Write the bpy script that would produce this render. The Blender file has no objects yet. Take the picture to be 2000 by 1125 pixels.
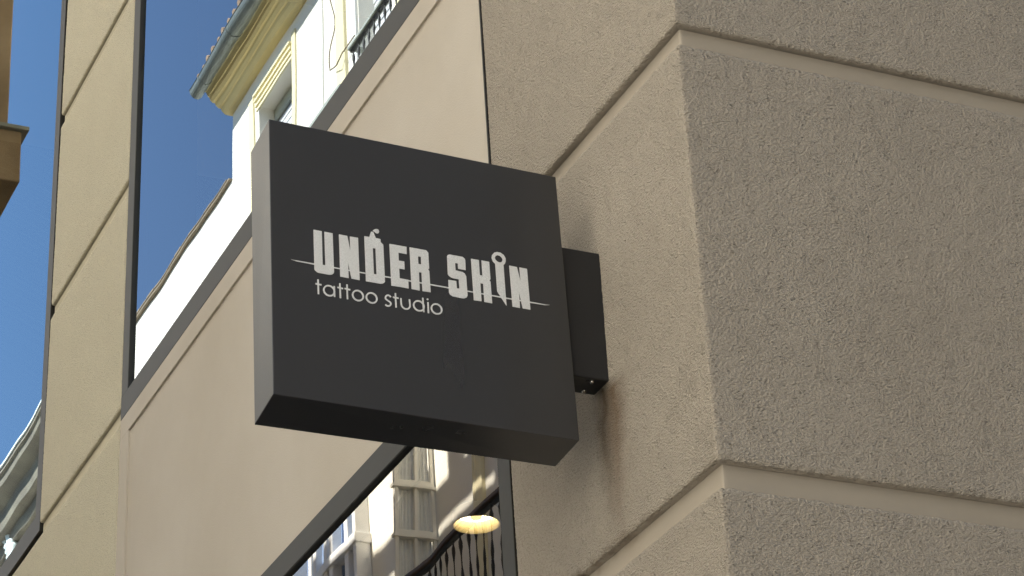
import bpy, bmesh, math, random
from mathutils import Vector, Matrix, noise
random.seed(7)
R = math.radians
C = bpy.context.scene.collection

# ------------------------------------------------------------------ helpers
class MB:
    """collects boxes, prisms and lofts and links them as one mesh"""
    def __init__(s): s.v=[]; s.f=[]; s.sm=[]
    def add(s, vs, fs, smooth=False):
        o=len(s.v); s.v+= [tuple(v) for v in vs]; s.f+=[tuple(i+o for i in f) for f in fs]; s.sm+=[smooth]*len(fs)
    def box(s, x0,x1,y0,y1,z0,z1):
        x0,x1=sorted((x0,x1)); y0,y1=sorted((y0,y1)); z0,z1=sorted((z0,z1))
        v=[(x,y,z) for x in (x0,x1) for y in (y0,y1) for z in (z0,z1)]
        s.add(v,[(0,1,3,2),(4,6,7,5),(0,4,5,1),(2,3,7,6),(0,2,6,4),(1,5,7,3)])
    def lathe(s, c, prof, n=12, axis=2):
        # prof: list of (radius, height)
        vs=[]
        for r,h in prof:
            for k in range(n):
                a=2*math.pi*k/n
                p=[r*math.cos(a), r*math.sin(a), h]
                if axis==1: p=[p[0],p[2],p[1]]
                vs.append((c[0]+p[0],c[1]+p[1],c[2]+p[2]))
        fs=[]
        for i in range(len(prof)-1):
            for k in range(n):
                a=i*n+k; b=i*n+(k+1)%n
                fs.append((a,b,b+n,a+n))
        s.add(vs,fs,True)
    def sweep_y(s, prof, y0, y1, step=None, jitter=0, caps=True, smooth=False, jseed=0):
        # prof: closed list of (x,z)
        ys=[y0,y1] if not step else [y0+(y1-y0)*i/max(1,round(abs(y1-y0)/step)) for i in range(max(1,round(abs(y1-y0)/step))+1)]
        n=len(prof); vs=[]
        for j,y in enumerate(ys):
            for x,z in prof:
                q=noise.noise(Vector((x*3,y*1.3+jseed,z*3)))*jitter if jitter else 0
                vs.append((x+q,y,z+q))
        fs=[]
        for j in range(len(ys)-1):
            for k in range(n):
                a=j*n+k; b=j*n+(k+1)%n
                fs.append((a,b,b+n,a+n))
        s.add(vs,fs,smooth)
        if caps:
            s.add(vs[:n],[tuple(range(n))]); s.add(vs[-n:],[tuple(range(n))[::-1]])
    def tube(s, pts, r, n=8):
        vs=[]; 
        for i,p in enumerate(pts):
            p=Vector(p); a=Vector(pts[max(0,i-1)]); b=Vector(pts[min(len(pts)-1,i+1)])
            t=(b-a).normalized(); u=t.cross(Vector((0.3,0.2,0.93))).normalized(); w=t.cross(u)
            for k in range(n):
                g=2*math.pi*k/n; vs.append(p+u*r*math.cos(g)+w*r*math.sin(g))
        fs=[(i*n+k,i*n+(k+1)%n,(i+1)*n+(k+1)%n,(i+1)*n+k) for i in range(len(pts)-1) for k in range(n)]
        s.add(vs,fs,True); s.add(vs[:n],[tuple(range(n))]); s.add(vs[-n:],[tuple(range(n))])
    def build(s, name, mat, parent=None, bevel=0, warpit=False, fix=True):
        me=bpy.data.meshes.new(name)
        v=[(x,*warp(y,z)) if warpit else (x,y,z) for x,y,z in s.v]
        me.from_pydata(v,[],s.f)
        for p,q in zip(me.polygons,s.sm): p.use_smooth=q
        if fix:
            bm=bmesh.new(); bm.from_mesh(me); bmesh.ops.recalc_face_normals(bm,faces=bm.faces[:]); bm.to_mesh(me); bm.free()
        me.materials.append(mat)
        o=bpy.data.objects.new(name,me); C.objects.link(o)
        if parent: o.parent=parent
        if bevel:
            b=o.modifiers.new('bevel','BEVEL'); b.width=bevel; b.segments=2; b.limit_method='ANGLE'
        return o

def warp(y,z):
    # the long facade is not perfectly plumb: its uprights lean by about a degree
    k=0.0185*(min(max(z,3.0),9.5)-5.87)
    if y<1: return (y*(1+k) if y>0 else y, z)
    return (y-k*(min(y,6.0)-2), z)

def tag(o,label,cat,group=None):
    o['label']=label; o['category']=cat
    if group: o['group']=group
    return o
def empty(name,label,cat,loc=(0,0,0),group=None):
    o=bpy.data.objects.new(name,None); C.objects.link(o); o.empty_display_size=.2
    o.location=(0,0,0); return tag(o,label,cat,group)

# ------------------------------------------------------------------ materials
def newmat(name):
    m=bpy.data.materials.new(name); m.use_nodes=True; nt=m.node_tree
    b=nt.nodes['Principled BSDF']; return m,nt,b
def nd(nt,t,**kw):
    n=nt.nodes.new(t)
    for k,v in kw.items():
        if k in n.inputs: n.inputs[k].default_value=v
        else: setattr(n,k,v)
    return n
def mixrgb(nt,fac,a,b,blend='MIX'):
    n=nt.nodes.new('ShaderNodeMix'); n.data_type='RGBA'; n.blend_type=blend
    def s(i,v):
        if isinstance(v,(tuple,list)): n.inputs[i].default_value=(*v[:3],1)
        elif isinstance(v,(int,float)): n.inputs[i].default_value=v
        else: nt.links.new(v,n.inputs[i])
    s(0,fac); s(6,a); s(7,b); return n.outputs[2]
def math_(nt,op,a,b=None,c=None,clamp=False):
    n=nt.nodes.new('ShaderNodeMath'); n.operation=op; n.use_clamp=clamp
    for i,v in enumerate((a,b,c)):
        if v is None: continue
        if isinstance(v,(int,float)): n.inputs[i].default_value=v
        else: nt.links.new(v,n.inputs[i])
    return n.outputs[0]
def ramp(nt,fac,p0,p1,c0=(0,0,0),c1=(1,1,1)):
    r=nt.nodes.new('ShaderNodeValToRGB'); nt.links.new(fac,r.inputs[0])
    r.color_ramp.elements[0].position=p0; r.color_ramp.elements[1].position=p1
    r.color_ramp.elements[0].color=(*c0,1); r.color_ramp.elements[1].color=(*c1,1)
    return r.outputs[0]
def coords(nt):
    g=nt.nodes.new('ShaderNodeNewGeometry'); return g.outputs['Position']

def simple(name,col,rough=.6,var=.06,scale=6,bump=0,bscale=80,metal=0,spec=.5,tint=None):
    m,nt,b=newmat(name); P=coords(nt)
    n=nd(nt,'ShaderNodeTexNoise',Scale=scale,Detail=5.0,Roughness=.6); nt.links.new(P,n.inputs['Vector'])
    lo=[c*(1-var) for c in col]; hi=[c*(1+var) for c in (tint or col)]
    f=ramp(nt,n.outputs[0],.3,.7,lo,hi)
    nt.links.new(f,b.inputs['Base Color'])
    b.inputs['Roughness'].default_value=rough; b.inputs['Metallic'].default_value=metal
    b.inputs['Specular IOR Level'].default_value=spec
    if bump:
        n2=nd(nt,'ShaderNodeTexNoise',Scale=bscale,Detail=3.0); nt.links.new(P,n2.inputs['Vector'])
        bp=nd(nt,'ShaderNodeBump',Strength=bump,Distance=.01); nt.links.new(n2.outputs[0],bp.inputs['Height'])
        nt.links.new(bp.outputs[0],b.inputs['Normal'])
    return m

def stucco(name,col,col2,stain=False,bs=1.0):
    m,nt,b=newmat(name); P=coords(nt)
    att=nt.nodes.new('ShaderNodeAttribute'); att.attribute_name='flat'
    flat=att.outputs['Fac']; rough=math_(nt,'SUBTRACT',1.0,flat)
    # broad mottling
    n0=nd(nt,'ShaderNodeTexNoise',Scale=1.6,Detail=4.0,Roughness=.6); nt.links.new(P,n0.inputs['Vector'])
    c=mixrgb(nt,ramp(nt,n0.outputs[0],.3,.72,(.25,.25,.25),(.7,.7,.7)),col,col2)
    n1=nd(nt,'ShaderNodeTexNoise',Scale=9.0,Detail=5.0,Roughness=.65); nt.links.new(P,n1.inputs['Vector'])
    c=mixrgb(nt,ramp(nt,n1.outputs[0],.35,.7,(0,0,0),(.12,.12,.12)),c,[x*.86 for x in col2])
    # vertical weather streaks
    sc=nd(nt,'ShaderNodeMapping'); sc.inputs['Scale'].default_value=(7,7,.5); nt.links.new(P,sc.inputs[0])
    n3=nd(nt,'ShaderNodeTexNoise',Scale=1.0,Detail=3.0); nt.links.new(sc.outputs[0],n3.inputs['Vector'])
    c=mixrgb(nt,ramp(nt,n3.outputs[0],.5,.75,(0,0,0),(.08,.08,.08)),c,[x*.8 for x in col])
    c=mixrgb(nt,math_(nt,'MULTIPLY',flat,.5),c,[x*.62 for x in col2])
    # pits of the render coat
    v=nd(nt,'ShaderNodeTexVoronoi',Scale=140.0,Randomness=1.0); 
    wn=nd(nt,'ShaderNodeTexNoise',Scale=60.0,Detail=2.0); nt.links.new(P,wn.inputs['Vector'])
    wp=nt.nodes.new('ShaderNodeVectorMath'); wp.operation='MULTIPLY_ADD'; nt.links.new(wn.outputs['Color'],wp.inputs[0]); wp.inputs[1].default_value=(.012,.012,.012); mv=nd(nt,'ShaderNodeMapping'); mv.inputs['Scale'].default_value=(.75,.75,1.6); nt.links.new(P,mv.inputs[0]); nt.links.new(mv.outputs[0],wp.inputs[2])
    nt.links.new(wp.outputs[0],v.inputs['Vector'])
    ml=nd(nt,'ShaderNodeMapping'); ml.inputs['Scale'].default_value=(.75,.75,1.5); nt.links.new(P,ml.inputs[0])
    f1=nd(nt,'ShaderNodeTexNoise',Scale=172.0,Detail=3.5,Roughness=.55); nt.links.new(ml.outputs[0],f1.inputs['Vector'])
    mod=nd(nt,'ShaderNodeTexNoise',Scale=11.0,Detail=3.0); nt.links.new(P,mod.inputs['Vector'])
    modr=ramp(nt,mod.outputs[0],.3,.7,(.85,.85,.85),(1.1,1.1,1.1))
    f2=nd(nt,'ShaderNodeTexNoise',Scale=320.0,Detail=2.0,Roughness=.6); nt.links.new(P,f2.inputs['Vector'])
    pit=ramp(nt,v.outputs['Distance'],.06,.36)
    nsel=nd(nt,'ShaderNodeTexNoise',Scale=38.0,Detail=2.0); nt.links.new(P,nsel.inputs['Vector'])
    sel=ramp(nt,nsel.outputs[0],.44,.6)
    pitd=math_(nt,'MULTIPLY',math_(nt,'SUBTRACT',1.0,pit),sel)
    h=math_(nt,'ADD',math_(nt,'MULTIPLY',math_(nt,'MULTIPLY',f1.outputs[0],1.5),modr),math_(nt,'MULTIPLY',f2.outputs[0],.25))
    h=math_(nt,'SUBTRACT',h,math_(nt,'MULTIPLY',pitd,.7))
    h=math_(nt,'MULTIPLY',h,rough)
    bp=nd(nt,'ShaderNodeBump',Strength=1.0*bs,Distance=.0084); nt.links.new(h,bp.inputs['Height'])
    nt.links.new(bp.outputs[0],b.inputs['Normal'])
    # shade of the pits, put into the colour
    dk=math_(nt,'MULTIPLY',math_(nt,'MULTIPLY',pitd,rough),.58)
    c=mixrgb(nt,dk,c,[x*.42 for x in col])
    ad=nt.nodes.new('ShaderNodeAttribute'); ad.attribute_name='joint_shade'  # undersides of the joints darkened in the colour, standing in for shade
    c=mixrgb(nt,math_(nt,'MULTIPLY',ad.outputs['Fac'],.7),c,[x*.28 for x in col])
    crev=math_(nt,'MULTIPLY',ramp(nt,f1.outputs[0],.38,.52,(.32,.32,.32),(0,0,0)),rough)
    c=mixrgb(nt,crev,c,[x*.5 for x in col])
    if stain:
        sep=nt.nodes.new('ShaderNodeSeparateXYZ'); nt.links.new(P,sep.inputs[0])
        X,Y,Z=sep.outputs
        wob=math_(nt,'MULTIPLY',math_(nt,'SUBTRACT',n1.outputs[0],.5),.1)
        def streak(y0,w,z0,z1,amt,colr,c):
            d=math_(nt,'ABSOLUTE',math_(nt,'SUBTRACT',math_(nt,'ADD',Y,wob),y0))
            a=math_(nt,'SUBTRACT',1.0,math_(nt,'DIVIDE',d,w),clamp=True)
            a=math_(nt,'MULTIPLY',a,a)
            zz=nd(nt,'ShaderNodeMapRange'); nt.links.new(Z,zz.inputs[0]); zz.inputs[1].default_value=z0; zz.inputs[2].default_value=z1
            zt=nd(nt,'ShaderNodeMapRange'); nt.links.new(Z,zt.inputs[0]); zt.inputs[1].default_value=z1+.012; zt.inputs[2].default_value=z1
            s=math_(nt,'MULTIPLY',math_(nt,'MULTIPLY',a,zz.outputs[0]),zt.outputs[0])
            onA=math_(nt,'LESS_THAN',X,.03)
            s=math_(nt,'MULTIPLY',math_(nt,'MULTIPLY',s,amt,clamp=True),onA)
            return mixrgb(nt,s,c,colr)
        c=streak(.475,.08,3.86,4.215,1.05,(.085,.06,.033),c)
        c=streak(.43,.10,3.78,4.20,.85,(.17,.10,.055),c)
        c=streak(.44,.16,3.74,4.22,.35,(.13,.095,.06),c)
        # rusty grime lying along the lower joint and in its corner
        zd=math_(nt,'ABSOLUTE',math_(nt,'SUBTRACT',Z,3.838))
        j=math_(nt,'SUBTRACT',1.0,math_(nt,'DIVIDE',zd,.02),clamp=True)
        yy=nd(nt,'ShaderNodeMapRange'); nt.links.new(Y,yy.inputs[0]); yy.inputs[1].default_value=.2; yy.inputs[2].default_value=.75
        j=math_(nt,'MULTIPLY',math_(nt,'MULTIPLY',j,yy.outputs[0]),ramp(nt,n1.outputs[0],.4,.6))
        c=mixrgb(nt,math_(nt,'MULTIPLY',j,1.0),c,(.10,.06,.03))
        # grime washing down wall B
        wn2=nd(nt,'ShaderNodeTexNoise',Scale=3.0,Detail=5.0,Roughness=.7); nt.links.new(P,wn2.inputs['Vector'])
        onB=math_(nt,'GREATER_THAN',X,.03)
        c=mixrgb(nt,math_(nt,'MULTIPLY',ramp(nt,wn2.outputs[0],.5,.72,(0,0,0),(.13,.13,.13)),onB),c,(.24,.20,.145))
    nt.links.new(c,b.inputs['Base Color'])
    b.inputs['Roughness'].default_value=.92; b.inputs['Specular IOR Level'].default_value=.2
    return m

M={}
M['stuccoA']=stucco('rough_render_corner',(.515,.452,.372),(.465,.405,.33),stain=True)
M['stuccoL']=stucco('rough_render_pier',(.80,.73,.555),(.74,.67,.50),bs=.8)
M['panel']=simple('smooth_render',(.525,.465,.385),.8,.05,1.3,bump=.12,bscale=220,spec=.25,tint=(.54,.488,.42))
M['frame']=simple('grey_frame_paint',(.030,.028,.023),.5,.08,9,bump=.02,bscale=300,spec=.35)
M['gasket']=simple('black_rubber',(.012,.012,.012),.6)
M['sign']=simple('matt_charcoal_paint',(.0205,.0215,.026),.29,.05,5,bump=.04,bscale=450,spec=.9)
nt=M['sign'].node_tree; bs=nt.nodes['Principled BSDF']; P=coords(nt)
mp=nd(nt,'ShaderNodeMapping'); mp.inputs['Scale'].default_value=(9,9,1.6); nt.links.new(P,mp.inputs[0])
n=nd(nt,'ShaderNodeTexNoise',Scale=1.0,Detail=3.0,Roughness=.5); nt.links.new(mp.outputs[0],n.inputs['Vector'])
nt.links.new(ramp(nt,n.outputs[0],.3,.75,(.27,.27,.27),(.33,.33,.33)),bs.inputs['Roughness'])
M['bracket']=simple('matt_black_paint',(.014,.014,.0155),.5,.06,12,bump=.04,bscale=300)
M['steel']=simple('steel_screw',(.5,.48,.45),.25,.1,200,metal=1)
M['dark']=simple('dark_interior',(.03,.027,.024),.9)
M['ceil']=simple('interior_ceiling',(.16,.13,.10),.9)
M['cream']=simple('cream_render',(.86,.83,.74),.85,.035,1.2,bump=.1,bscale=40,spec=.2)
M['white']=simple('white_paint',(.86,.86,.84),.7,.03,3,spec=.3)
M['yellow']=simple('yellow_render',(.80,.67,.36),.85,.05,2,spec=.2)
M['yellowpale']=simple('pale_yellow_render',(.86,.78,.52),.85,.05,2,spec=.2)
M['brown']=simple('brown_render',(.34,.185,.085),.9,.25,2.2,bump=.3,bscale=30,spec=.2,tint=(.38,.225,.12))
M['zinc']=simple('zinc_gutter',(.20,.225,.215),.5,.18,5,metal=.4)
M['tile']=simple('clay_tile',(.34,.24,.17),.85,.3,7)
M['iron']=simple('dark_iron',(.022,.024,.024),.5,.2,20)
M['greypaint']=simple('grey_green_ledge',(.40,.43,.38),.6,.1,5)
M['grille']=simple('grey_shutter',(.72,.73,.75),.55,.05,5)
M['tan']=simple('tan_render',(.30,.245,.18),.9,.12,.6,spec=.2)
M['asphalt']=simple('asphalt',(.055,.053,.05),.9,.2,3,bump=.4,bscale=60)
M['curtain']=simple('white_curtain',(.8,.8,.76),.9,.06,30)
M['bluepane']=simple('sky_tinted_pane',(.26,.36,.56),.35,.25,4)
M['wood']=simple('brown_wood',(.12,.07,.04),.6,.2,8)

def glassmat(name,refl,tint=(1,1,1),wav=.0012,seed=0.0,stretch=(1,1.0,.8)):
    m=bpy.data.materials.new(name); m.use_nodes=True; nt=m.node_tree; nt.nodes.clear()
    out=nt.nodes.new('ShaderNodeOutputMaterial'); P=coords(nt)
    gl=nt.nodes.new('ShaderNodeBsdfAnisotropic') if False else nt.nodes.new('ShaderNodeBsdfGlossy')
    gl.inputs['Color'].default_value=(*tint,1); gl.inputs['Roughness'].default_value=0.0
    mp=nd(nt,'ShaderNodeMapping'); mp.inputs['Scale'].default_value=stretch; mp.inputs['Location'].default_value=(seed,seed,seed); nt.links.new(P,mp.inputs[0])
    n=nd(nt,'ShaderNodeTexNoise',Scale=1.5,Detail=1.2,Roughness=.4); nt.links.new(mp.outputs[0],n.inputs['Vector'])
    bp=nd(nt,'ShaderNodeBump',Strength=1.0,Distance=wav); nt.links.new(n.outputs[0],bp.inputs['Height'])
    nt.links.new(bp.outputs[0],gl.inputs['Normal'])
    tr=nt.nodes.new('ShaderNodeBsdfTransparent'); tr.inputs['Color'].default_value=(.75,.78,.76,1)
    fr=nd(nt,'ShaderNodeFresnel',IOR=1.5)
    fac=math_(nt,'ADD',math_(nt,'MULTIPLY',fr.outputs[0],1.3),refl,clamp=True)
    mx=nt.nodes.new('ShaderNodeMixShader'); nt.links.new(fac,mx.inputs[0])
    nt.links.new(tr.outputs[0],mx.inputs[1]); nt.links.new(gl.outputs[0],mx.inputs[2])
    nt.links.new(mx.outputs[0],out.inputs[0]); return m
M['glass']=glassmat('coated_window_glass',.22,(.89,.965,1.0),.00042,3.0)
M['glass_blue']=glassmat('far_window_glass',.27,(.78,.95,1.0),.0005,14.0)
M['glass_low']=glassmat('shop_window_glass',.28,(1,.97,.92),.0006,9.0,(1,1.7,.6))
M['glass_far']=glassmat('mirador_glass',.35,(.8,.9,1.0),.002,1.0)

# ------------------------------------------------------------------ sheets of rough render with joints
JOINTS=[(.68,.745),(1.73,1.795),(2.78,2.845),(3.777,3.84),(4.845,4.902),(5.862,5.925),(6.828,6.887),(7.737,7.793),(8.68,8.74),(9.70,9.76),(10.7,10.76),(11.7,11.76),(12.7,12.76),(13.7,13.76),(14.7,14.76)]
def spread(a,b,fine0,fine1,step,coarse):
    out=[a]; x=a
    while x<b-1e-6:
        if x<fine0:
            nx=min(fine0,x+max(coarse,1e-3)); 
        elif x<fine1: nx=min(fine1,x+step)
        else: nx=x+min(coarse,max(step,(x-fine1)*.35+step))
        nx=min(nx,b); out.append(nx); x=nx
    return out
def render_sheet(name,path,zs,mat,parent,depth=.021,amp=.0018,hole=None,seed=0.):
    """path: list of (x,y,nx,ny,mx,my) with outward normal n and inward mitre m"""
    zz=set(round(z,5) for z in zs)
    for a,b in JOINTS:
        if a>zs[0] and b<zs[-1]:
            for q in (a-.012,a-.006,a-.0025,a,a+.001,b-.001,b,b+.0025,b+.006,b+.012): zz.add(round(q,5))
            for q in (a+(b-a)*k/8 for k in range(1,8)): zz.add(round(q,5))
    zz=sorted(zz); vs=[]; fl=[]; di=[]
    for z in zz:
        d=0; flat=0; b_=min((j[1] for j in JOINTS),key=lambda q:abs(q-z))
        for a,b in JOINTS:
            if a+.0005<=z<=b-.0005: d=depth; flat=1
            elif z>b-.0005 and z<b+.012: d=max(d,.0035*(1-(z-b)/.012)**2)
            elif z<a+.0005 and z>a-.012: d=max(d,.0035*(1-(a-z)/.012)**2)
        for (x,y,nx,ny,mx,my) in path:
            p=Vector((x,y,z))
            pq=Vector((x*85+seed,y*85,z*145)); q=noise.noise(pq)*.6+noise.noise(pq*2.1)*.4
            e=noise.noise(p*4)*.0007+noise.noise(p*26)*.00025
            a_=amp*(.12 if flat else 1)
            dz=0
            if not flat and d>0: dz=noise.noise(Vector((x*55,y*55,round(z*2)*3)))*.0035*d/.0035
            o=q*a_*.85+e
            yy,z2=(y+mx*0+ny*o+my*d, z+dz)
            xx=x+nx*o+mx*d
            yy,z2=warp(yy,z2)
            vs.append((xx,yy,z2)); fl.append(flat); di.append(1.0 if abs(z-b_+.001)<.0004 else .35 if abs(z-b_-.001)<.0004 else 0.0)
    n=len(path); fs=[]
    for j in range(len(zz)-1):
        zm=(zz[j]+zz[j+1])/2
        for k in range(n-1):
            if hole:
                ym=(path[k][1]+path[k+1][1])/2
                if hole[0]<ym<hole[1] and hole[2]<zm<hole[3]: continue
            fs.append((j*n+k,j*n+k+1,(j+1)*n+k+1,(j+1)*n+k))
    me=bpy.data.meshes.new(name); me.from_pydata(vs,[],fs)
    me.polygons.foreach_set('use_smooth',[True]*len(fs))
    at=me.attributes.new('flat','FLOAT','POINT'); at.data.foreach_set('value',[float(q) for q in fl])
    at=me.attributes.new('joint_shade','FLOAT','POINT'); at.data.foreach_set('value',di)
    me.materials.append(mat); o=bpy.data.objects.new(name,me); C.objects.link(o); o.parent=parent
    # outward check
    return o

bld=empty('corner_building','beige building with rough rendered corner pier, wide joints and dark framed windows','building')
# corner pier: wall A (x=0, y 1..0) round the corner to wall B (y=0, x 0..9)
path=[(.10,1.0,0,1,0,0),(.05,1.0,0,1,0,0),(.012,1.0,0,1,0,0)]
ys=spread(0.012,1.0,0.012,1.0,.0033,.1)[::-1]
path+=[(0,y,-1,0,1,0) for y in ys]
for k in range(1,5):
    a=k/5*math.pi/2; r=.006
    path.append((r-r*math.cos(a), r-r*math.sin(a), -math.cos(a),-math.sin(a),1,1))
path[-4:]=[(p[0],p[1],p[2],p[3],1,1) for p in path[-4:]]
path+=[(x,0,0,-1,0,1) for x in spread(.012,9.0,.012,1.15,.0034,.6)]
# let the mitre blend over the first centimetres so that the joint keeps its corner
path=[(x,y,nx,ny,(max(0,1-x/.1) if y<.9 else mx),max(0,1-y/.1) if y<.9 else my) for (x,y,nx,ny,mx,my) in path]
zs=spread(0,16.0,3.45,5.75,.0033,.5)
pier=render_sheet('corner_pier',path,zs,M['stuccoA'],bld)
# second pier between the windows, continuing under the far window
ys2=sorted(set([5.415,7.95]+spread(4.30,8.0,4.30,5.6,.0085,.2)))[::-1]
path2=[(.10,8.0,0,1,0,0)]+[(0,y,-1,0,1,0) for y in ys2]+[(.012,4.2995,0,-1,0,0),(.05,4.2995,0,-1,0,0)]
zs2=sorted(set([5.885,10.61]+spread(0,16.0,5.0,9.0,.0085,.6)))
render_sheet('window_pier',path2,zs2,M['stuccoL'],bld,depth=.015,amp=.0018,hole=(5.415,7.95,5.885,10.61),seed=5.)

# carcass behind the skin: floors, rear walls, parapet
b=MB()
b.box(.12,.30,-.0+.12,1.0-.03,0,15.98)      # pier core, wall A side
b.box(.12,9.0,.12,.32,0,15.98)
b.box(.105,.30,4.33,5.38,0,15.98)
b.box(.105,.30,5.45,7.99,0,5.80)
b.box(3.6,3.75,.33,14,0,15.97)
b.box(.31,3.59,.33,14,0,.1)
b.box(.06,3.59,.98,5.40,9.32,9.52); b.box(.06,3.59,5.401,14,10.63,10.8)
b.box(.31,3.59,8.0,8.15,.11,9.31)
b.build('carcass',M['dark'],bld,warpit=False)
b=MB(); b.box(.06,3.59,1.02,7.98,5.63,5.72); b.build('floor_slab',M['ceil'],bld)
b=MB(); b.box(.02,.3,1.0,4.29,9.3,16.0); b.build('upper_wall',M['panel'],bld)
b=MB(); b.box(.02,.3,8.0,14,0,16.0); b.box(.3,9.0,.4,14,15.6,15.98); b.build('side_wall',M['tan'],bld)
# parapet with its uneven skyline; its shadow falls across the house opposite
b=MB(); y=-.02; 
while y<22:
    w=random.uniform(.25,.9); h=random.choice([.0,.05,.1,.2,.15,.0,.4,.28])
    b.box(-.06,.35,y,y+w,15.985,16.02+h); y+=w
b.build('parapet',M['tan'],bld,bevel=.01)
b=MB(); b.box(.3,3.5,8.0,22,0.12,15.9); b.build('rear_wing',M['tan'],bld)

# smooth panel between the windows
t=.012
b=MB(); b.box(.004,.06,1.0015,1.0075,.9,9.3); b.build('gap_shade',M['gasket'],bld,warpit=True)  # black strip stands in for the shade in the gap
b=MB(); y0,y1,z0,z1=1.008,4.297,4.670,5.8705
gw=.080
b.box(.002,.05,y0+.0,y1,z1-gw,z1)                # top border
b.box(.002,.05,y1-.104,y1,z0,z1-gw)              # far border
b.box(.0025,.05,y1-.104,y1,.12,z0)
b.build('panel_border',M['panel'],bld,bevel=.0012,warpit=True)
b=MB(); b.box(.010,.05,y0,y1-.102,z0,z1-gw+.002); b.build('panel',M['panel'],bld,bevel=.001,warpit=True)
b=MB(); b.box(.045,.055,.98,4.31,4.5,5.9); b.build('joint_backing',M['gasket'],bld,warpit=True)

def window(y0,y1,z0,z1,fw_far,fw_near,fb,ft,gx,name,glass,sides,label,gapy=.010):
    """a frame with its mitred rails, dark rubber reveal and one pane"""
    f=MB()
    f.box(.002,.024,y0,y1,z0,z0+fb)
    f.box(.002,.024,y0,y1,z1-ft,z1)
    f.box(.0022,.024,y1-fw_far,y1,z0+fb,z1-ft)
    f.box(.0022,.024,y0,y0+fw_near,z0+fb,z1-ft)
    w=f.build('window',M['frame'],bld,bevel=.0015,warpit=True); w['label']=label
    g=MB(); q=.006; 
    g.box(.0245,.05,y0-.014,y1+.0,z0-.014,z0+fb-.001)
    g.box(.0245,.05,y0-.014,y0+fw_near-.001,z0+fb,z1-ft)
    g.box(.0035,.05,y0+fw_near+.001,y1-fw_far-.001,z1-ft-.0022,z1-ft-.0003)
    g.box(.0035,.05,y1-fw_far-.0022,y1-fw_far-.0003,z0+fb+.001,z1-ft-.003)
    g.box(.0035,.05,y0+fw_near+.0003,y0+fw_near+.002,z0+fb+.001,z1-ft-.003)
    g.build('gasket',M['gasket'],w,warpit=True)
    p=MB(); p.add([(gx,y0+fw_near-.01,z0+fb-.01),(gx,y1-fw_far+.01,z0+fb-.01),(gx,y1-fw_far+.01,z1-ft+.01),(gx,y0+fw_near-.01,z1-ft+.01)],[(0,3,2,1)])
    # the wall line is straight: keep the pane perfectly plane
    p.build('pane',glass,w,warpit=True,fix=False)
    return w
window(1.010,4.297,5.872,9.3,.082,.078,.094,.08,.0145,'window',M['glass'],None,'tall window above the smooth panel, between the two piers')
window(5.425,7.94,5.895,10.6,.08,.08,.088,.08,.0145,'window',M['glass_blue'],None,'window beyond the second pier')
window(1.010,4.18,.9,4.664,.078,.066,.08,.080,.0145,'window',M['glass_low'],None,'shop window under the smooth panel')
b=MB(); b.box(.02,.3,1.02,4.18,.1,.89); b.build('stall_riser',M['panel'],bld)

# brown bay leaning out beyond the far window (seen mirrored in its glass)
b=MB(); b.box(-.375,.0,8.0,10.4,9.40,16.0); b.build('bay',M['brown'],bld,bevel=.01)['label']='brown rendered bay with stepped foot, mirrored in the far window'
b=MB(); b.box(-.45,.001,7.975,10.4,9.05,9.372); b.build('bay_foot',M['brown'],bld,bevel=.008)
b=MB(); b.box(-.485,.002,7.95,10.4,9.373,9.398); b.build('bay_ledge',M['tan'],bld,bevel=.004)

# ------------------------------------------------------------------ pendant lamp inside the shop
lamp=empty('pendant_lamp','lit round pendant lamp hanging inside the shop window','lamp')
lc=(.80,2.932,5.00); lr=.078
b=MB(); b.lathe(lc,[(lr*.25,.060),(lr*.80,.057),(lr*.98,.045),(lr*1.0,.0),(lr*.975,-.001),(lr*.95,.0),(lr*.86,.040)],96)
sh,nt,bs=newmat('cream_enamel'); bs.inputs['Base Color'].default_value=(.75,.62,.36,1); bs.inputs['Roughness'].default_value=.4
b.build('lamp_shade',sh,lamp)
em,nt,bs=newmat('lamp_diffuser'); bs.inputs['Base Color'].default_value=(1,.93,.75,1); bs.inputs['Emission Color'].default_value=(1,.86,.58,1); bs.inputs['Emission Strength'].default_value=7.5
b=MB(); b.lathe(lc,[(.001,.036),(lr*.3,.037),(lr*.72,.039),(lr*.855,.0395)],96); b.build('diffuser',em,lamp)
sh2=M['steel']
b=MB(); b.lathe(lc,[(.001,.022),(.018,.023),(.020,.036)],32); cm,nt,bs=newmat('warm_bulb_cap'); bs.inputs['Base Color'].default_value=(.8,.6,.3,1); bs.inputs['Emission Color'].default_value=(1,.72,.36,1); bs.inputs['Emission Strength'].default_value=1.2; b.build('bulb_cap',cm,lamp)
b=MB(); b.tube([(lc[0],lc[1],lc[2]+.045),(lc[0],lc[1],5.63)],.004); b.build('stem',M['gasket'],lamp)

# ------------------------------------------------------------------ the sign
sign=empty('hanging_sign','square charcoal box sign reading UNDER SKIN tattoo studio, standing out from the corner pier','sign')
F=[(-.8035,.42,4.729),(-.799,.42,4.058),(-.094,.42,4.053),(-.1085,.42,4.718)]
Bk=[(-.8075,.53,4.706),(-.802,.53,4.036),(-.102,.53,4.037),(-.113,.53,4.700)]
b=MB(); b.add(F+Bk,[(0,1,2,3),(7,6,5,4),(0,4,5,1),(1,5,6,2),(2,6,7,3),(3,7,4,0)])
cab=b.build('cabinet',M['sign'],sign,bevel=.0016)
for p in cab.data.polygons: p.use_smooth=False
b=MB(); b.box(-.115,.004,.441,.519,4.222,4.5475); br=b.build('bracket',M['bracket'],sign,bevel=.0035)
for (sx,sy) in ((-.034,.457),(-.031,.505)):
    b=MB(); b.lathe((sx,sy,4.2215),[(.0001,-.0045),(.0035,-.004),(.0052,-.001),(.0058,.001)],16); b.build('screw',M['steel'],br)
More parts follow.
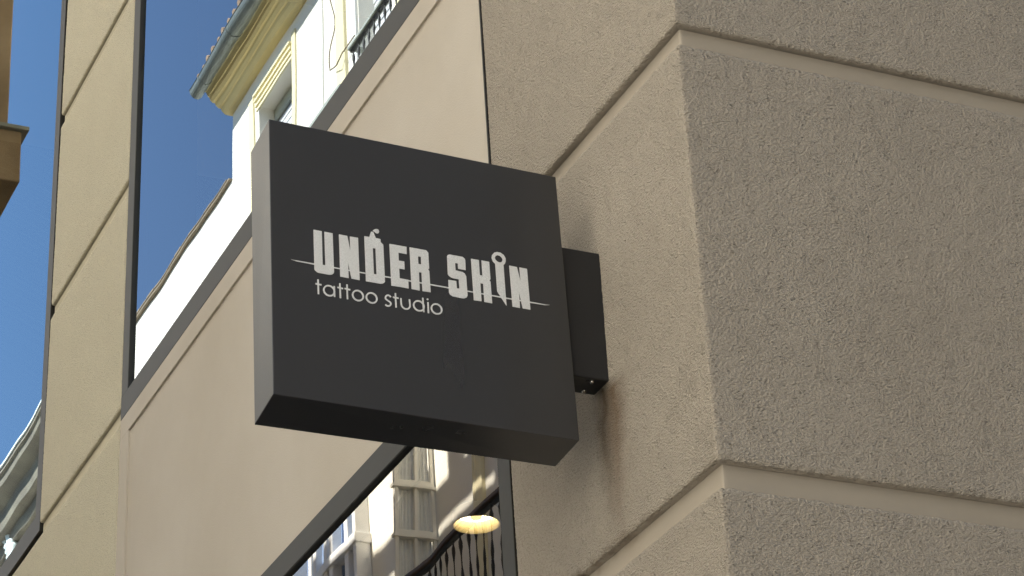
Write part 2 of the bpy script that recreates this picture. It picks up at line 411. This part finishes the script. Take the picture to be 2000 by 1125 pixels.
b=MB(); b.lathe((-.045,.456,4.2215),[(.0001,-.0006),(.005,-.0006),(.0052,.001)],16); b.build('screw_hole',M['gasket'],br)

L={'U': [(-0.7041, 4.467), (-0.6852, 4.4665), (-0.6846, 4.3837), (-0.6782, 4.3835), (-0.6791, 4.4665), (-0.66, 4.4659), (-0.6589, 4.3708), (-0.6595, 4.3679), (-0.6624, 4.3645), (-0.667, 4.3623), (-0.6723, 4.3619), (-0.6936, 4.3625), (-0.6974, 4.3636), (-0.7027, 4.3679), (-0.7035, 4.371)], 'N': [(-0.6452, 4.4662), (-0.6262, 4.4657), (-0.6198, 4.4296), (-0.62, 4.4655), (-0.6011, 4.4656), (-0.5999, 4.3611), (-0.6185, 4.3617), (-0.626, 4.4004), (-0.6251, 4.3617), (-0.6445, 4.3621)], 'D': [(-0.5862, 4.4726), (-0.5745, 4.4727), (-0.57, 4.4872), (-0.5647, 4.4865), (-0.5593, 4.473), (-0.5484, 4.4722), (-0.5482, 4.4645), (-0.5422, 4.4591), (-0.5409, 4.3678), (-0.543, 4.3645), (-0.547, 4.3618), (-0.5525, 4.3607), (-0.5851, 4.3612)], 'Dh': [(-0.5672, 4.4467), (-0.5605, 4.4466), (-0.5599, 4.3821), (-0.5663, 4.3821)], 'drip': [(-0.5667, 4.4892), (-0.5634, 4.4931), (-0.5587, 4.4957), (-0.5532, 4.4957), (-0.551, 4.4913), (-0.5519, 4.4872), (-0.5551, 4.4851), (-0.559, 4.4859), (-0.562, 4.4884), (-0.5647, 4.4887)], 'E': [(-0.5275, 4.4641), (-0.4874, 4.4639), (-0.4873, 4.4456), (-0.5068, 4.446), (-0.5068, 4.4259), (-0.4939, 4.4259), (-0.4935, 4.4064), (-0.5065, 4.4065), (-0.5061, 4.3821), (-0.4859, 4.3817), (-0.4857, 4.3605), (-0.5261, 4.3609)], 'R': [(-0.4799, 4.4641), (-0.441, 4.4638), (-0.4358, 4.4585), (-0.4352, 4.4192), (-0.437, 4.4168), (-0.4374, 4.4157), (-0.4352, 4.4126), (-0.4338, 4.3602), (-0.4531, 4.3599), (-0.4537, 4.4056), (-0.4601, 4.4057), (-0.4597, 4.3598), (-0.4786, 4.3606)], 'Rh': [(-0.4608, 4.4452), (-0.4536, 4.4452), (-0.4536, 4.4259), (-0.4604, 4.4259)], 'S': [(-0.3907, 4.458), (-0.389, 4.4614), (-0.3846, 4.4632), (-0.3531, 4.4627), (-0.3484, 4.4588), (-0.3473, 4.4554), (-0.3473, 4.4306), (-0.3652, 4.431), (-0.3654, 4.4441), (-0.3723, 4.4442), (-0.3719, 4.4257), (-0.3549, 4.4241), (-0.3501, 4.4213), (-0.3468, 4.4153), (-0.3457, 4.3673), (-0.3479, 4.3624), (-0.354, 4.3587), (-0.3599, 4.3581), (-0.3813, 4.3591), (-0.387, 4.3622), (-0.3896, 4.3668), (-0.3903, 4.3988), (-0.3714, 4.3986), (-0.3708, 4.3807), (-0.3645, 4.381), (-0.365, 4.4043), (-0.3813, 4.4051), (-0.388, 4.4091), (-0.3907, 4.4127)], 'K': [(-0.333, 4.4618), (-0.3142, 4.4618), (-0.3135, 4.4238), (-0.3071, 4.4237), (-0.3076, 4.4622), (-0.2891, 4.4617), (-0.288, 4.4184), (-0.2908, 4.4146), (-0.2882, 4.4111), (-0.287, 4.3579), (-0.3057, 4.3584), (-0.3064, 4.4038), (-0.3133, 4.4039), (-0.3126, 4.3587), (-0.3309, 4.3582)], 'I': [(-0.2824, 4.4734), (-0.2808, 4.4809), (-0.2754, 4.4878), (-0.2683, 4.4907), (-0.2603, 4.4905), (-0.2525, 4.486), (-0.2483, 4.4784), (-0.2481, 4.4712), (-0.2503, 4.4645), (-0.2543, 4.4602), (-0.2529, 4.3791), (-0.2523, 4.3581), (-0.2635, 4.3753), (-0.273, 4.3905), (-0.2743, 4.4602), (-0.2796, 4.4645)], 'Ih': [(-0.2747, 4.4747), (-0.2724, 4.4799), (-0.2677, 4.4831), (-0.2617, 4.4823), (-0.2569, 4.4779), (-0.2558, 4.4729), (-0.2579, 4.4673), (-0.2626, 4.4648), (-0.2686, 4.466), (-0.2733, 4.4702)], 'N2': [(-0.2402, 4.4611), (-0.2214, 4.4605), (-0.2143, 4.4236), (-0.2152, 4.4608), (-0.1967, 4.4603), (-0.1944, 4.3577), (-0.2127, 4.3579), (-0.22, 4.3978), (-0.2197, 4.3575), (-0.2376, 4.3581)], 'line': [(-0.7566, 4.3842), (-0.7388, 4.3841), (-0.7036, 4.3837), (-0.6589, 4.383), (-0.5998, 4.3822), (-0.541, 4.3821), (-0.4339, 4.3809), (-0.3902, 4.3802), (-0.3452, 4.3798), (-0.2871, 4.379), (-0.2524, 4.3784), (-0.1945, 4.3782), (-0.1564, 4.3775), (-0.1453, 4.378), (-0.1566, 4.3754), (-0.1947, 4.3751), (-0.2525, 4.3755), (-0.2872, 4.3761), (-0.3453, 4.3772), (-0.3903, 4.3773), (-0.4341, 4.3779), (-0.5411, 4.379), (-0.5999, 4.3794), (-0.659, 4.3803), (-0.704, 4.3807), (-0.7434, 4.3817)], 'strokes': {'t1': [[(-0.6957, 4.346), (-0.6954, 4.3103)], [(-0.7015, 4.3348), (-0.6881, 4.334)]], 'a': [[(-0.659, 4.3363), (-0.6586, 4.31)]], 't2': [[(-0.6457, 4.3454), (-0.6452, 4.3094)], [(-0.6515, 4.3344), (-0.6387, 4.3335)]], 't3': [[(-0.6294, 4.3453), (-0.6291, 4.3095)], [(-0.6352, 4.3345), (-0.6222, 4.3336)]], 's': [[(-0.5287, 4.3316), (-0.5306, 4.3343), (-0.5342, 4.3356), (-0.5381, 4.3339), (-0.5404, 4.33), (-0.5401, 4.3256), (-0.5352, 4.3221), (-0.5303, 4.3191), (-0.5287, 4.3153), (-0.5305, 4.3115), (-0.5344, 4.3091), (-0.5389, 4.3095), (-0.5416, 4.3119)]], 't4': [[(-0.5173, 4.3436), (-0.5167, 4.3084)], [(-0.5232, 4.3324), (-0.5103, 4.3322)]], 'u': [[(-0.5047, 4.3335), (-0.5043, 4.3194), (-0.5021, 4.3128), (-0.4972, 4.3092), (-0.4921, 4.3089), (-0.4879, 4.3108), (-0.4849, 4.3148), (-0.4839, 4.3203), (-0.4847, 4.3339)]], 'd': [[(-0.4531, 4.3432), (-0.4519, 4.3081)]], 'i': [[(-0.4412, 4.3343), (-0.4409, 4.3075)]], 'cen': [[(-0.671, 4.3227), (-0.6049, 4.3222), (-0.5733, 4.3219), (-0.4632, 4.3212), (-0.4215, 4.3207), (-0.4418, 4.3413)]]}}
lm,nt,bs=newmat('pale_grey_vinyl')
P=coords(nt); n=nd(nt,'ShaderNodeTexNoise',Scale=420.0,Detail=2.0); nt.links.new(P,n.inputs['Vector'])
n2=nd(nt,'ShaderNodeTexNoise',Scale=12.0,Detail=4.0); nt.links.new(P,n2.inputs['Vector'])
c=mixrgb(nt,ramp(nt,n.outputs[0],.35,.65),(.60,.61,.625),(.78,.79,.80)); c=mixrgb(nt,ramp(nt,n2.outputs[0],.3,.75),c,(.64,.64,.635))
nt.links.new(c,bs.inputs['Base Color']); bs.inputs['Roughness'].default_value=.6
YF=.4196; TH=.0012
def plate(name,loops,y=YF,th=TH):
    bm=bmesh.new()
    es=[]
    for lp in loops:
        vs=[bm.verts.new((x,y,z)) for x,z in lp]
        es+=[bm.edges.new((vs[i],vs[(i+1)%len(vs)])) for i in range(len(vs))]
    bmesh.ops.triangle_fill(bm,edges=es,use_beauty=True,normal=(0,-1,0))
    r=bmesh.ops.extrude_face_region(bm,geom=bm.faces[:])
    for e in r['geom']:
        if isinstance(e,bmesh.types.BMVert): e.co.y-=th
    bmesh.ops.recalc_face_normals(bm,faces=bm.faces[:])
    me=bpy.data.meshes.new(name); bm.to_mesh(me); bm.free(); me.materials.append(lm)
    o=bpy.data.objects.new(name,me); C.objects.link(o); o.parent=sign; return o
plate('letter',[L['U']]); plate('letter',[L['N']]); plate('letter',[L['D'],L['Dh']])['label']='letter D drawn as an ink bottle with a nozzle'
plate('ink_drop',[L['drip']]); plate('letter',[L['E']]); plate('letter',[L['R'],L['Rh']]); plate('letter',[L['S']]); plate('letter',[L['K']])
plate('letter',[L['I'],L['Ih']])['label']='letter I drawn as a sewing needle with a round eye'; plate('letter',[L['N2']])
plate('needle_line',[L['line']],th=TH*.7)
HS=.00172
def ribbon(pl,h=HS,closed=False):
    n=len(pl); A=[];B=[]
    for i,p in enumerate(pl):
        a=pl[(i-1)%n] if (closed or i>0) else p; c=pl[(i+1)%n] if (closed or i<n-1) else p
        tx,tz=c[0]-a[0],c[1]-a[1]; l=math.hypot(tx,tz); tx/=l; tz/=l
        A.append((p[0]-tz*h,p[1]+tx*h)); B.append((p[0]+tz*h,p[1]-tx*h))
    return A,B
def smoothpl(pl,k=6):
    out=[]; n=len(pl)
    for i in range(n-1):
        p0=pl[max(0,i-1)];p1=pl[i];p2=pl[i+1];p3=pl[min(n-1,i+2)]
        for j in range(k):
            t=j/k
            out.append(tuple(.5*((2*p1[q])+(-p0[q]+p2[q])*t+(2*p0[q]-5*p1[q]+4*p2[q]-p3[q])*t*t+(-p0[q]+3*p1[q]-3*p2[q]+p3[q])*t**3) for q in (0,1)))
    out.append(pl[-1]); return out
def strokes(lines,circles=()):
    mb=MB(); dy=0
    def slab(poly,off):
        n=len(poly); v=[(x,YF,z) for x,z in poly]+[(x,YF-TH-off,z) for x,z in poly]
        mb.add(v,[tuple(range(n)),tuple(range(2*n-1,n-1,-1))]+[(i,(i+1)%n,(i+1)%n+n,i+n) for i in range(n)])
    def strip(A,B,closed,off):
        n=len(A); v=[(x,YF,z) for x,z in A]+[(x,YF,z) for x,z in B]+[(x,YF-TH-off,z) for x,z in A]+[(x,YF-TH-off,z) for x,z in B]
        fs=[]
        for i in range(n if closed else n-1):
            j=(i+1)%n; fs+=[(i,j,j+n,i+n),(i+2*n,i+3*n,j+3*n,j+2*n),(i,i+2*n,j+2*n,j),(i+n,j+n,j+3*n,i+3*n)]
        if not closed: fs+=[(0,n,3*n,2*n),(n-1,3*n-1,4*n-1,2*n-1)]
        mb.add(v,fs)
    for i,pl in enumerate(lines):
        if len(pl)>2: pl=smoothpl(pl)
        A,B=ribbon(pl); strip(A,B,False,.0002*i)
    for (cx,cz,r,solid) in circles:
        ring=[(cx+r*math.cos(2*math.pi*k/36),cz+r*math.sin(2*math.pi*k/36)) for k in range(36)]
        if solid: slab(ring,.0)
        else:
            A,B=ribbon(ring,closed=True); strip(A,B,True,.0007)
    return mb.build('letter',lm,sign)
S=L['strokes']; CE=S['cen'][0]; r0=.0121
strokes(S['t1']); strokes(S['a'],[(CE[0][0],CE[0][1],r0,0)]); strokes(S['t2']); strokes(S['t3'])
strokes([],[(CE[1][0],CE[1][1],r0,0)]); strokes([],[(CE[2][0],CE[2][1],r0,0)])
strokes(S['s']); strokes(S['t4']); strokes(S['u']); strokes(S['d'],[(CE[3][0],CE[3][1],r0,0)]); strokes(S['i'],[(CE[5][0],CE[5][1],.0021,1)])
strokes([],[(CE[4][0],CE[4][1],r0,0)])

# ------------------------------------------------------------------ across the street (seen in the window glass)
FX=-5.971                                   # plane of the facades opposite
def fx(o): return FX+o                     # o metres out over the street
house=empty('cream_house','tall cream house with yellow eaves and a zinc gutter, mirrored in the big window','building')
# facade with openings cut as strips: list of openings (y0,y1,z0,z1)
OP=[(18.54,19.66,15.9,17.66),(15.72,16.60,15.35,17.75)]
def facade(ya,yb,za,zb,ops,name,mat,parent,t=.35):
    ysx=sorted(set([ya,yb]+[o[0] for o in ops]+[o[1] for o in ops])); zsx=sorted(set([za,zb]+[o[2] for o in ops]+[o[3] for o in ops]))
    m=MB()
    def solid(ym,zm): return not any(o[0]<ym<o[1] and o[2]<zm<o[3] for o in ops)
    g={}
    for i in range(len(ysx)-1):
        for j in range(len(zsx)-1):
            g[i,j]=solid((ysx[i]+ysx[i+1])/2,(zsx[j]+zsx[j+1])/2)
    x0,x1=FX-t,FX
    for (i,j),s in g.items():
        y0,y1,z0,z1=ysx[i],ysx[i+1],zsx[j],zsx[j+1]
        if s:
            m.add([(x1,y0,z0),(x1,y1,z0),(x1,y1,z1),(x1,y0,z1)],[(0,1,2,3)])
            for di,dj,q in ((-1,0,[(x0,y0,z0),(x1,y0,z0),(x1,y0,z1),(x0,y0,z1)]),(1,0,[(x1,y1,z0),(x0,y1,z0),(x0,y1,z1),(x1,y1,z1)]),(0,-1,[(x0,y0,z0),(x0,y1,z0),(x1,y1,z0),(x1,y0,z0)]),(0,1,[(x1,y0,z1),(x1,y1,z1),(x0,y1,z1),(x0,y0,z1)])):
                if not g.get((i+di,j+dj),False): m.add(q,[(0,1,2,3)])
        else:
            m.add([(x0,y0,z0),(x0,y1,z0),(x0,y1,z1),(x0,y0,z1)],[(0,1,2,3)])
    return m.build(name,mat,parent,fix=False)
more=[(y,y+1.1,z,z+2.2) for z in (12.4,9.0,5.4,2.0) for y in (-8,-4.5,-1,2.5,6,9.5)]+[(y,y+1.1,15.4,17.4) for y in (-8,-4.5,-1,2.5,6,9.5,12.6)]
more+=[(12.5,13.6,8.95,11.3),(19.0,20.0,5.4,7.8)]
facade(-11.0,20.556,0,18.14,OP+more,'wall',M['cream'],house)
b=MB(); b.box(FX-8,FX-.352,-11,20.556,0,18.5); b.build('rear_block',M['cream'],house)
b=MB(); b.add([(FX-.35,20.556,0),(FX,20.556,0),(FX,20.556,18.14),(FX-.35,20.556,18.14)],[(0,1,2,3)]); b.build('end_wall',M['cream'],house)
# eaves cornice
prof=[(-.3,18.42),(.34,18.42),(.34,18.37),(.315,18.355),(.29,18.30),(.275,18.30),(.265,18.262),(.235,18.232),(.205,18.232),(.195,18.20),(.165,18.172),(.145,18.172),(.13,18.135),(.09,18.10),(.0,18.098),(-.3,18.098)]
b=MB(); b.sweep_y([(fx(o),z) for o,z in prof],-11.2,20.60); b.build('cornice',M['yellow'],house)
b=MB(); 
gp=[(.43+.092*math.cos(a),18.36+.092*math.sin(a)) for a in [math.pi+ math.pi*k/12 for k in range(13)]]
gp=[(o,z) for o,z in gp]+[(.43+.10,18.365),(.43+.084*1,18.362)]+[(.43+.080*math.cos(a),18.36+.080*math.sin(a)) for a in [2*math.pi-math.pi*k/12 for k in range(1,12)]]+[(.43-.084,18.362)]
b.sweep_y([(fx(o),z) for o,z in gp],-11.2,20.64,smooth=False)
gut=b.build('gutter',M['zinc'],house)
for y in [20.3-1.05*k for k in range(24)]:
    b=MB()
    gp2=[(.43+.098*math.cos(a),18.36+.098*math.sin(a)) for a in [math.pi+ math.pi*k/12 for k in range(13)]]
    b.sweep_y([(fx(o),z) for o,z in gp2],y,y+.035); b.build('gutter_clip',M['zinc'],gut)
b=MB(); b.add([(fx(.40),-11.2,18.43),(fx(.40),20.6,18.43),(fx(-3.5),20.6,19.9),(fx(-3.5),-11.2,19.9)],[(0,1,2,3)])
b.box(fx(-.3),fx(.345),-11.2,20.6,18.421,18.428); b.box(fx(-.3),fx(.46),-11.2,20.62,18.432,18.444)
y=-11.2
while y<20.5:
    b.tube([(fx(.465+random.uniform(-.015,.02)),y+.1,18.475),(fx(-1.5),y+.1,19.1)],.05,6); y+=.2
b.build('roof',M['tile'],house)
# the shuttered window with its yellow surround
y0,y1,z0,z1=OP[0]
b=MB()
b.box(FX,fx(.02),19.79,19.95,14.9,17.86); b.box(FX,fx(.0205),18.42,18.52,14.9,17.95)
b.build('window_surround',M['yellowpale'],house,bevel=.004)
b=MB()
for k,(a,zq) in enumerate([(.050,17.84),(.038,17.775),(.026,17.715),(.014,17.665)]):
    b.box(FX-.01,fx(a),18.52,19.72,zq-.035,zq)
b.build('window_head',M['yellowpale'],house,bevel=.004)
b=MB()
z=15.9; k=0
while z<17.55:
    b.box(FX-.24,FX-.215-.008*(k%2),y0+.05,y1-.05,z,z+.045); z+=.05; k+=1
b.build('roller_shutter',M['grille'],house)
b=MB(); b.box(FX-.30,FX-.19,y0+.002,y1-.002,17.5,17.655); b.build('shutter_box',M['greypaint'],house)
# downpipe, pilasters, cable
b=MB(); b.box(FX,fx(.022),17.60,17.69,3,18.09); b.build('downpipe',M['white'],house,bevel=.008)
b=MB(); b.box(FX,fx(.035),16.93,17.16,12.2,18.095); b.box(FX,fx(.035),14.04,14.23,3,18.095); b.box(FX,fx(.03),15.38,15.55,12.2,18.095); b.build('pilaster',M['yellowpale'],house,bevel=.006)
pts=[]
for k in range(30):
    t=k/29; pts.append((fx(.06+.03*math.sin(t*9)),17.16+.03*math.sin(t*7)+.05*t, 17.9-1.25*t))
pts+=[(fx(.08),17.1,16.60),(fx(.09),17.0,16.57),(fx(.07),16.9,16.66),(fx(.05),16.6,16.7)]
b=MB(); b.tube(pts,.007,6); b.build('cable',M['tan'],house)
# balcony doors and railings
def balcony(ya,yb,zr,o,h=.95,slab=True,par=house,railmat='greypaint',label=None):
    rw=MB(); rw.box(fx(o)-.045,fx(o)+.045,ya,yb,zr-.035,zr); rw.box(FX,fx(o)-.046,yb-.075,yb,zr-.035,zr)
    bl=rw.build('balcony_rail',M[railmat],par,bevel=.005)
    if label: bl['label']=label
    m=MB(); m.box(fx(o)-.02,fx(o)+.02,ya,yb-.01,zr-.055,zr-.036); m.box(fx(o)-.02,fx(o)+.02,ya,yb-.01,zr-h,zr-h+.02)
    m.build('iron_bar',M['iron'],bl)
    y=yb-.05; n=0
    while y>ya and n<60:
        m=MB()
        pr=[(.012,0),(.012,.10),(.026,.13),(.028,.16),(.012,.19),(.011,.30),(.022,.34),(.030,.40),(.020,.46),(.030,.52),(.022,.58),(.011,.62),(.011,h-.24),(.02,h-.20),(.034,h-.16),(.034,h-.12),(.016,h-.09),(.012,h-.055)]
        m.lathe((fx(o),y,zr-h),[(q*.48,w_) for q,w_ in pr],8); m.build('baluster',M['iron'],bl); y-=.145; n+=1
    if slab:
        m=MB(); m.box(FX,fx(o)+.08,ya,yb+.06,zr-h-.16,zr-h-.01); m.build('balcony_slab',M['cream'],par,bevel=.01)
balcony(13.4,16.33,16.33,.20,label='iron railing with turned balusters at the upper balcony')
balcony(10.2,14.25,9.70,.70,railmat='wood',label='dark railing with turned balusters, mirrored behind the lamp')
b=MB()
for k in range(46): b.box(FX-.20,FX-.17-.01*(k%2),15.72,16.60,15.36+k*.052,15.36+k*.052+.047)
b.build('door_shutter',M['grille'],house)
b=MB()
for k in range(22): b.box(FX+.012,FX+.03+.012*(k%2),13.45+k*.082,13.45+k*.082+.076,15.2,16.35)
b.build('side_shutter',M['grille'],house)
b=MB(); b.box(FX,fx(.03),16.62,16.72,15.3,17.9); b.build('door_surround',M['white'],house,bevel=.004)
b=MB(); b.box(FX,fx(.16),16.78,18.34,16.10,16.2); b.box(FX,fx(.10),16.80,18.32,16.0,16.099); b.build('ledge',M['greypaint'],house,bevel=.01)
# lower storey: open casement, glazed mirador
def leaf(y,x0,x1,zr,name='open_casement'):
    m=MB(); f=.045
    for z in zr: m.box(x0,x1,y-.02,y+.02,z-f/2,z+f/2); m.box(x0-.02,x1+.02,y-.035,y+.03,z-f/2-.03,z-f/2)
    m.box(x0,x0+f,y-.019,y+.019,zr[0],zr[-1]); m.box(x1-f,x1,y-.019,y+.019,zr[0],zr[-1]); m.box((x0+x1)/2-.012,(x0+x1)/2+.012,y-.015,y+.015,zr[0],zr[-1])
    o=m.build(name,M['cream'],house,bevel=.004)
    c=MB(); n=44; vs=[]
    for i in range(n+1):
        x=x0+.05+(x1-x0-.1)*i/n; q=.012*math.sin(i*1.35)+.008*math.sin(i*.7+1)
        vs+=[(x,y+.03+q,zr[0]+.02),(x,y+.03+q,zr[-1]-.02)]
    c.add(vs,[(2*i,2*i+2,2*i+3,2*i+1) for i in range(n)],True); c.build('curtain',M['curtain'],o,fix=False)
leaf(15.12,FX+.02,FX+.41,(9.2,10.56,11.03,12.3))
b=MB()
for y in (16.62,16.86,17.22,17.38,17.75,17.9,18.3,18.46,18.85,19.0): b.box(fx(0),fx(.15),y,y+.09,8.8,12.9)
for z in (8.8,10.2,11.15,12.9): b.box(fx(.0),fx(.17),16.60,19.1,z-.05,z+.05)
mir=b.build('glazed_bay',M['white'],house,bevel=.008)
b=MB(); b.box(fx(.02),fx(.05),16.66,19.05,8.85,12.85)
for k in range(10): b.box(fx(.05),fx(.065),16.72+k*.24,16.80+k*.24,8.85,12.8)
b.build('bay_sky_pane',M['bluepane'],mir)  # flat blue colour stands in for sky mirrored in the panes
for (a,c_,d,e) in more:
    b=MB(); b.box(FX-.28,FX-.25,a+.03,c_-.03,d+.03,e-.03)
    z=d+.06
    while z<e-.08: b.box(FX-.251,FX-.235,a+.06,c_-.06,z,z+.04); z+=.09
    b.build('shutter',M['grille'],house)

nb=empty('parapet_house','low white house with a thin brown coping, mirrored beside the cream house','building')
b=MB(); b.box(FX-6,FX+.001,20.557,25.4,0,17.2); b.build('wall',M['cream'],nb)
b=MB(); b.box(FX-.3,fx(.045),20.57,25.4,17.202,17.232)
y=20.64
while y<25.2: b.box(FX-.2,fx(.055),y,y+.26,17.233,17.245+random.uniform(0,.02)); y+=.28
b.build('coping',M['tan'],nb,bevel=.004)
hc=empty('corniced_house','white house with a deep grey moulded cornice, mirrored low in the far window','building')
b=MB(); b.box(FX-6,FX+.002,25.45,44,0,16.8); b.build('wall',M['cream'],hc)
pc=[(-.3,17.62),(.66,17.55),(.66,17.50),(.62,17.48),(.60,17.40),(.42,17.33),(.40,17.30),(.38,17.20),(.36,17.12),(.23,17.10),(.22,17.02),(.19,16.97),(.05,16.95),(.03,16.80),(-.3,16.80)]
pc=[(o,z-.67) for o,z in pc]
m_c=simple('grey_stone_cornice',(.23,.18,.145),.9,.2,1.5,tint=(.26,.215,.165))
b=MB(); b.sweep_y([(fx(o),z) for o,z in pc],25.46,44.2); b.build('cornice',m_c,hc)
b=MB(); b.box(fx(.60),fx(.685),25.46,44.2,16.882,16.91); b.build('roof_edge',M['white'],hc)
b=MB(); b.box(FX,fx(.12),29.9,30.25,14,16.7); b.box(FX,fx(.16),29.5,29.85,13.5,16.85)
for k in range(7): b.lathe((fx(.18),29.45+.17*k*.6,15.9+.12*k),[(.02,0),(.09,.05),(.05,.15),(.10,.3),(.02,.36)],10)
b.build('carved_bracket',M['white'],hc)

# block added out of view: keeps open sky off the corner wall
sb=empty('added_sky_block','unseen tan block added across the side street to shade the corner wall','building')
b=MB(); b.box(-2.0,34,-17,-9.5,0,24); b.build('wall',M['tan'],sb)
for x in (2.5,5.5,8.5,11.5,14.5):
    for z in (2,5.5,9,12.5,16):
        b=MB(); b.box(x,x+1.2,-9.505,-9.46,z,z+1.9)
        b.build('window',M['white'],sb,bevel=.01)

g=MB(); g.add([(-400,-400,0),(400,-400,0),(400,400,0),(-400,400,0)],[(0,1,2,3)]); go=g.build('ground',M['asphalt']); go['kind']='structure'

# ------------------------------------------------------------------ light
sd=Vector((1.0,.02,.85)).normalized()
sun=bpy.data.lights.new('sun','SUN'); sun.energy=5.0; sun.angle=R(.5); sun.color=(1,.95,.86)
so=bpy.data.objects.new('sun',sun); C.objects.link(so); so.rotation_euler=sd.to_track_quat('Z','Y').to_euler()
w=bpy.data.worlds.new('World'); bpy.context.scene.world=w; w.use_nodes=True; nt=w.node_tree
sk=nt.nodes.new('ShaderNodeTexSky'); sk.sky_type='NISHITA'; sk.sun_disc=False
sk.sun_elevation=math.asin(sd.z); sk.sun_rotation=math.atan2(sd.x,sd.y); sk.air_density=1.0; sk.dust_density=.05; sk.ozone_density=3.0; sk.altitude=600
bg=nt.nodes['Background']; bg.inputs[1].default_value=.10; nt.links.new(sk.outputs[0],bg.inputs[0])

# ------------------------------------------------------------------ camera
cam=bpy.data.cameras.new('camera'); co=bpy.data.objects.new('camera',cam); C.objects.link(co)
RR=[[0.9109991690564307,-0.4092315024996337,-0.05108905303863986],[0.1528896706807816,0.45018045160212816,-0.879751277120088],[0.38302123,0.7936416939382632,0.472681286984358]]
m=Matrix(((RR[0][0],-RR[1][0],-RR[2][0],-2.46888522),(RR[0][1],-RR[1][1],-RR[2][1],-4.20681264),(RR[0][2],-RR[1][2],-RR[2][2],1.65),(0,0,0,1)))
co.matrix_world=m; cam.sensor_width=36; cam.lens=36*5129.34/2000; cam.clip_end=1000; cam.clip_start=.1
sc=bpy.context.scene; sc.camera=co
sc.view_settings.view_transform='Standard'; sc.view_settings.look='None'; sc.view_settings.gamma=1; sc.view_settings.exposure=1.3
sc.cycles.max_bounces=10; sc.cycles.diffuse_bounces=5
sc.cycles.use_denoising=True; sc.cycles.denoising_prefilter='NONE'; sc.cycles.denoising_input_passes='RGB_ALBEDO_NORMAL'
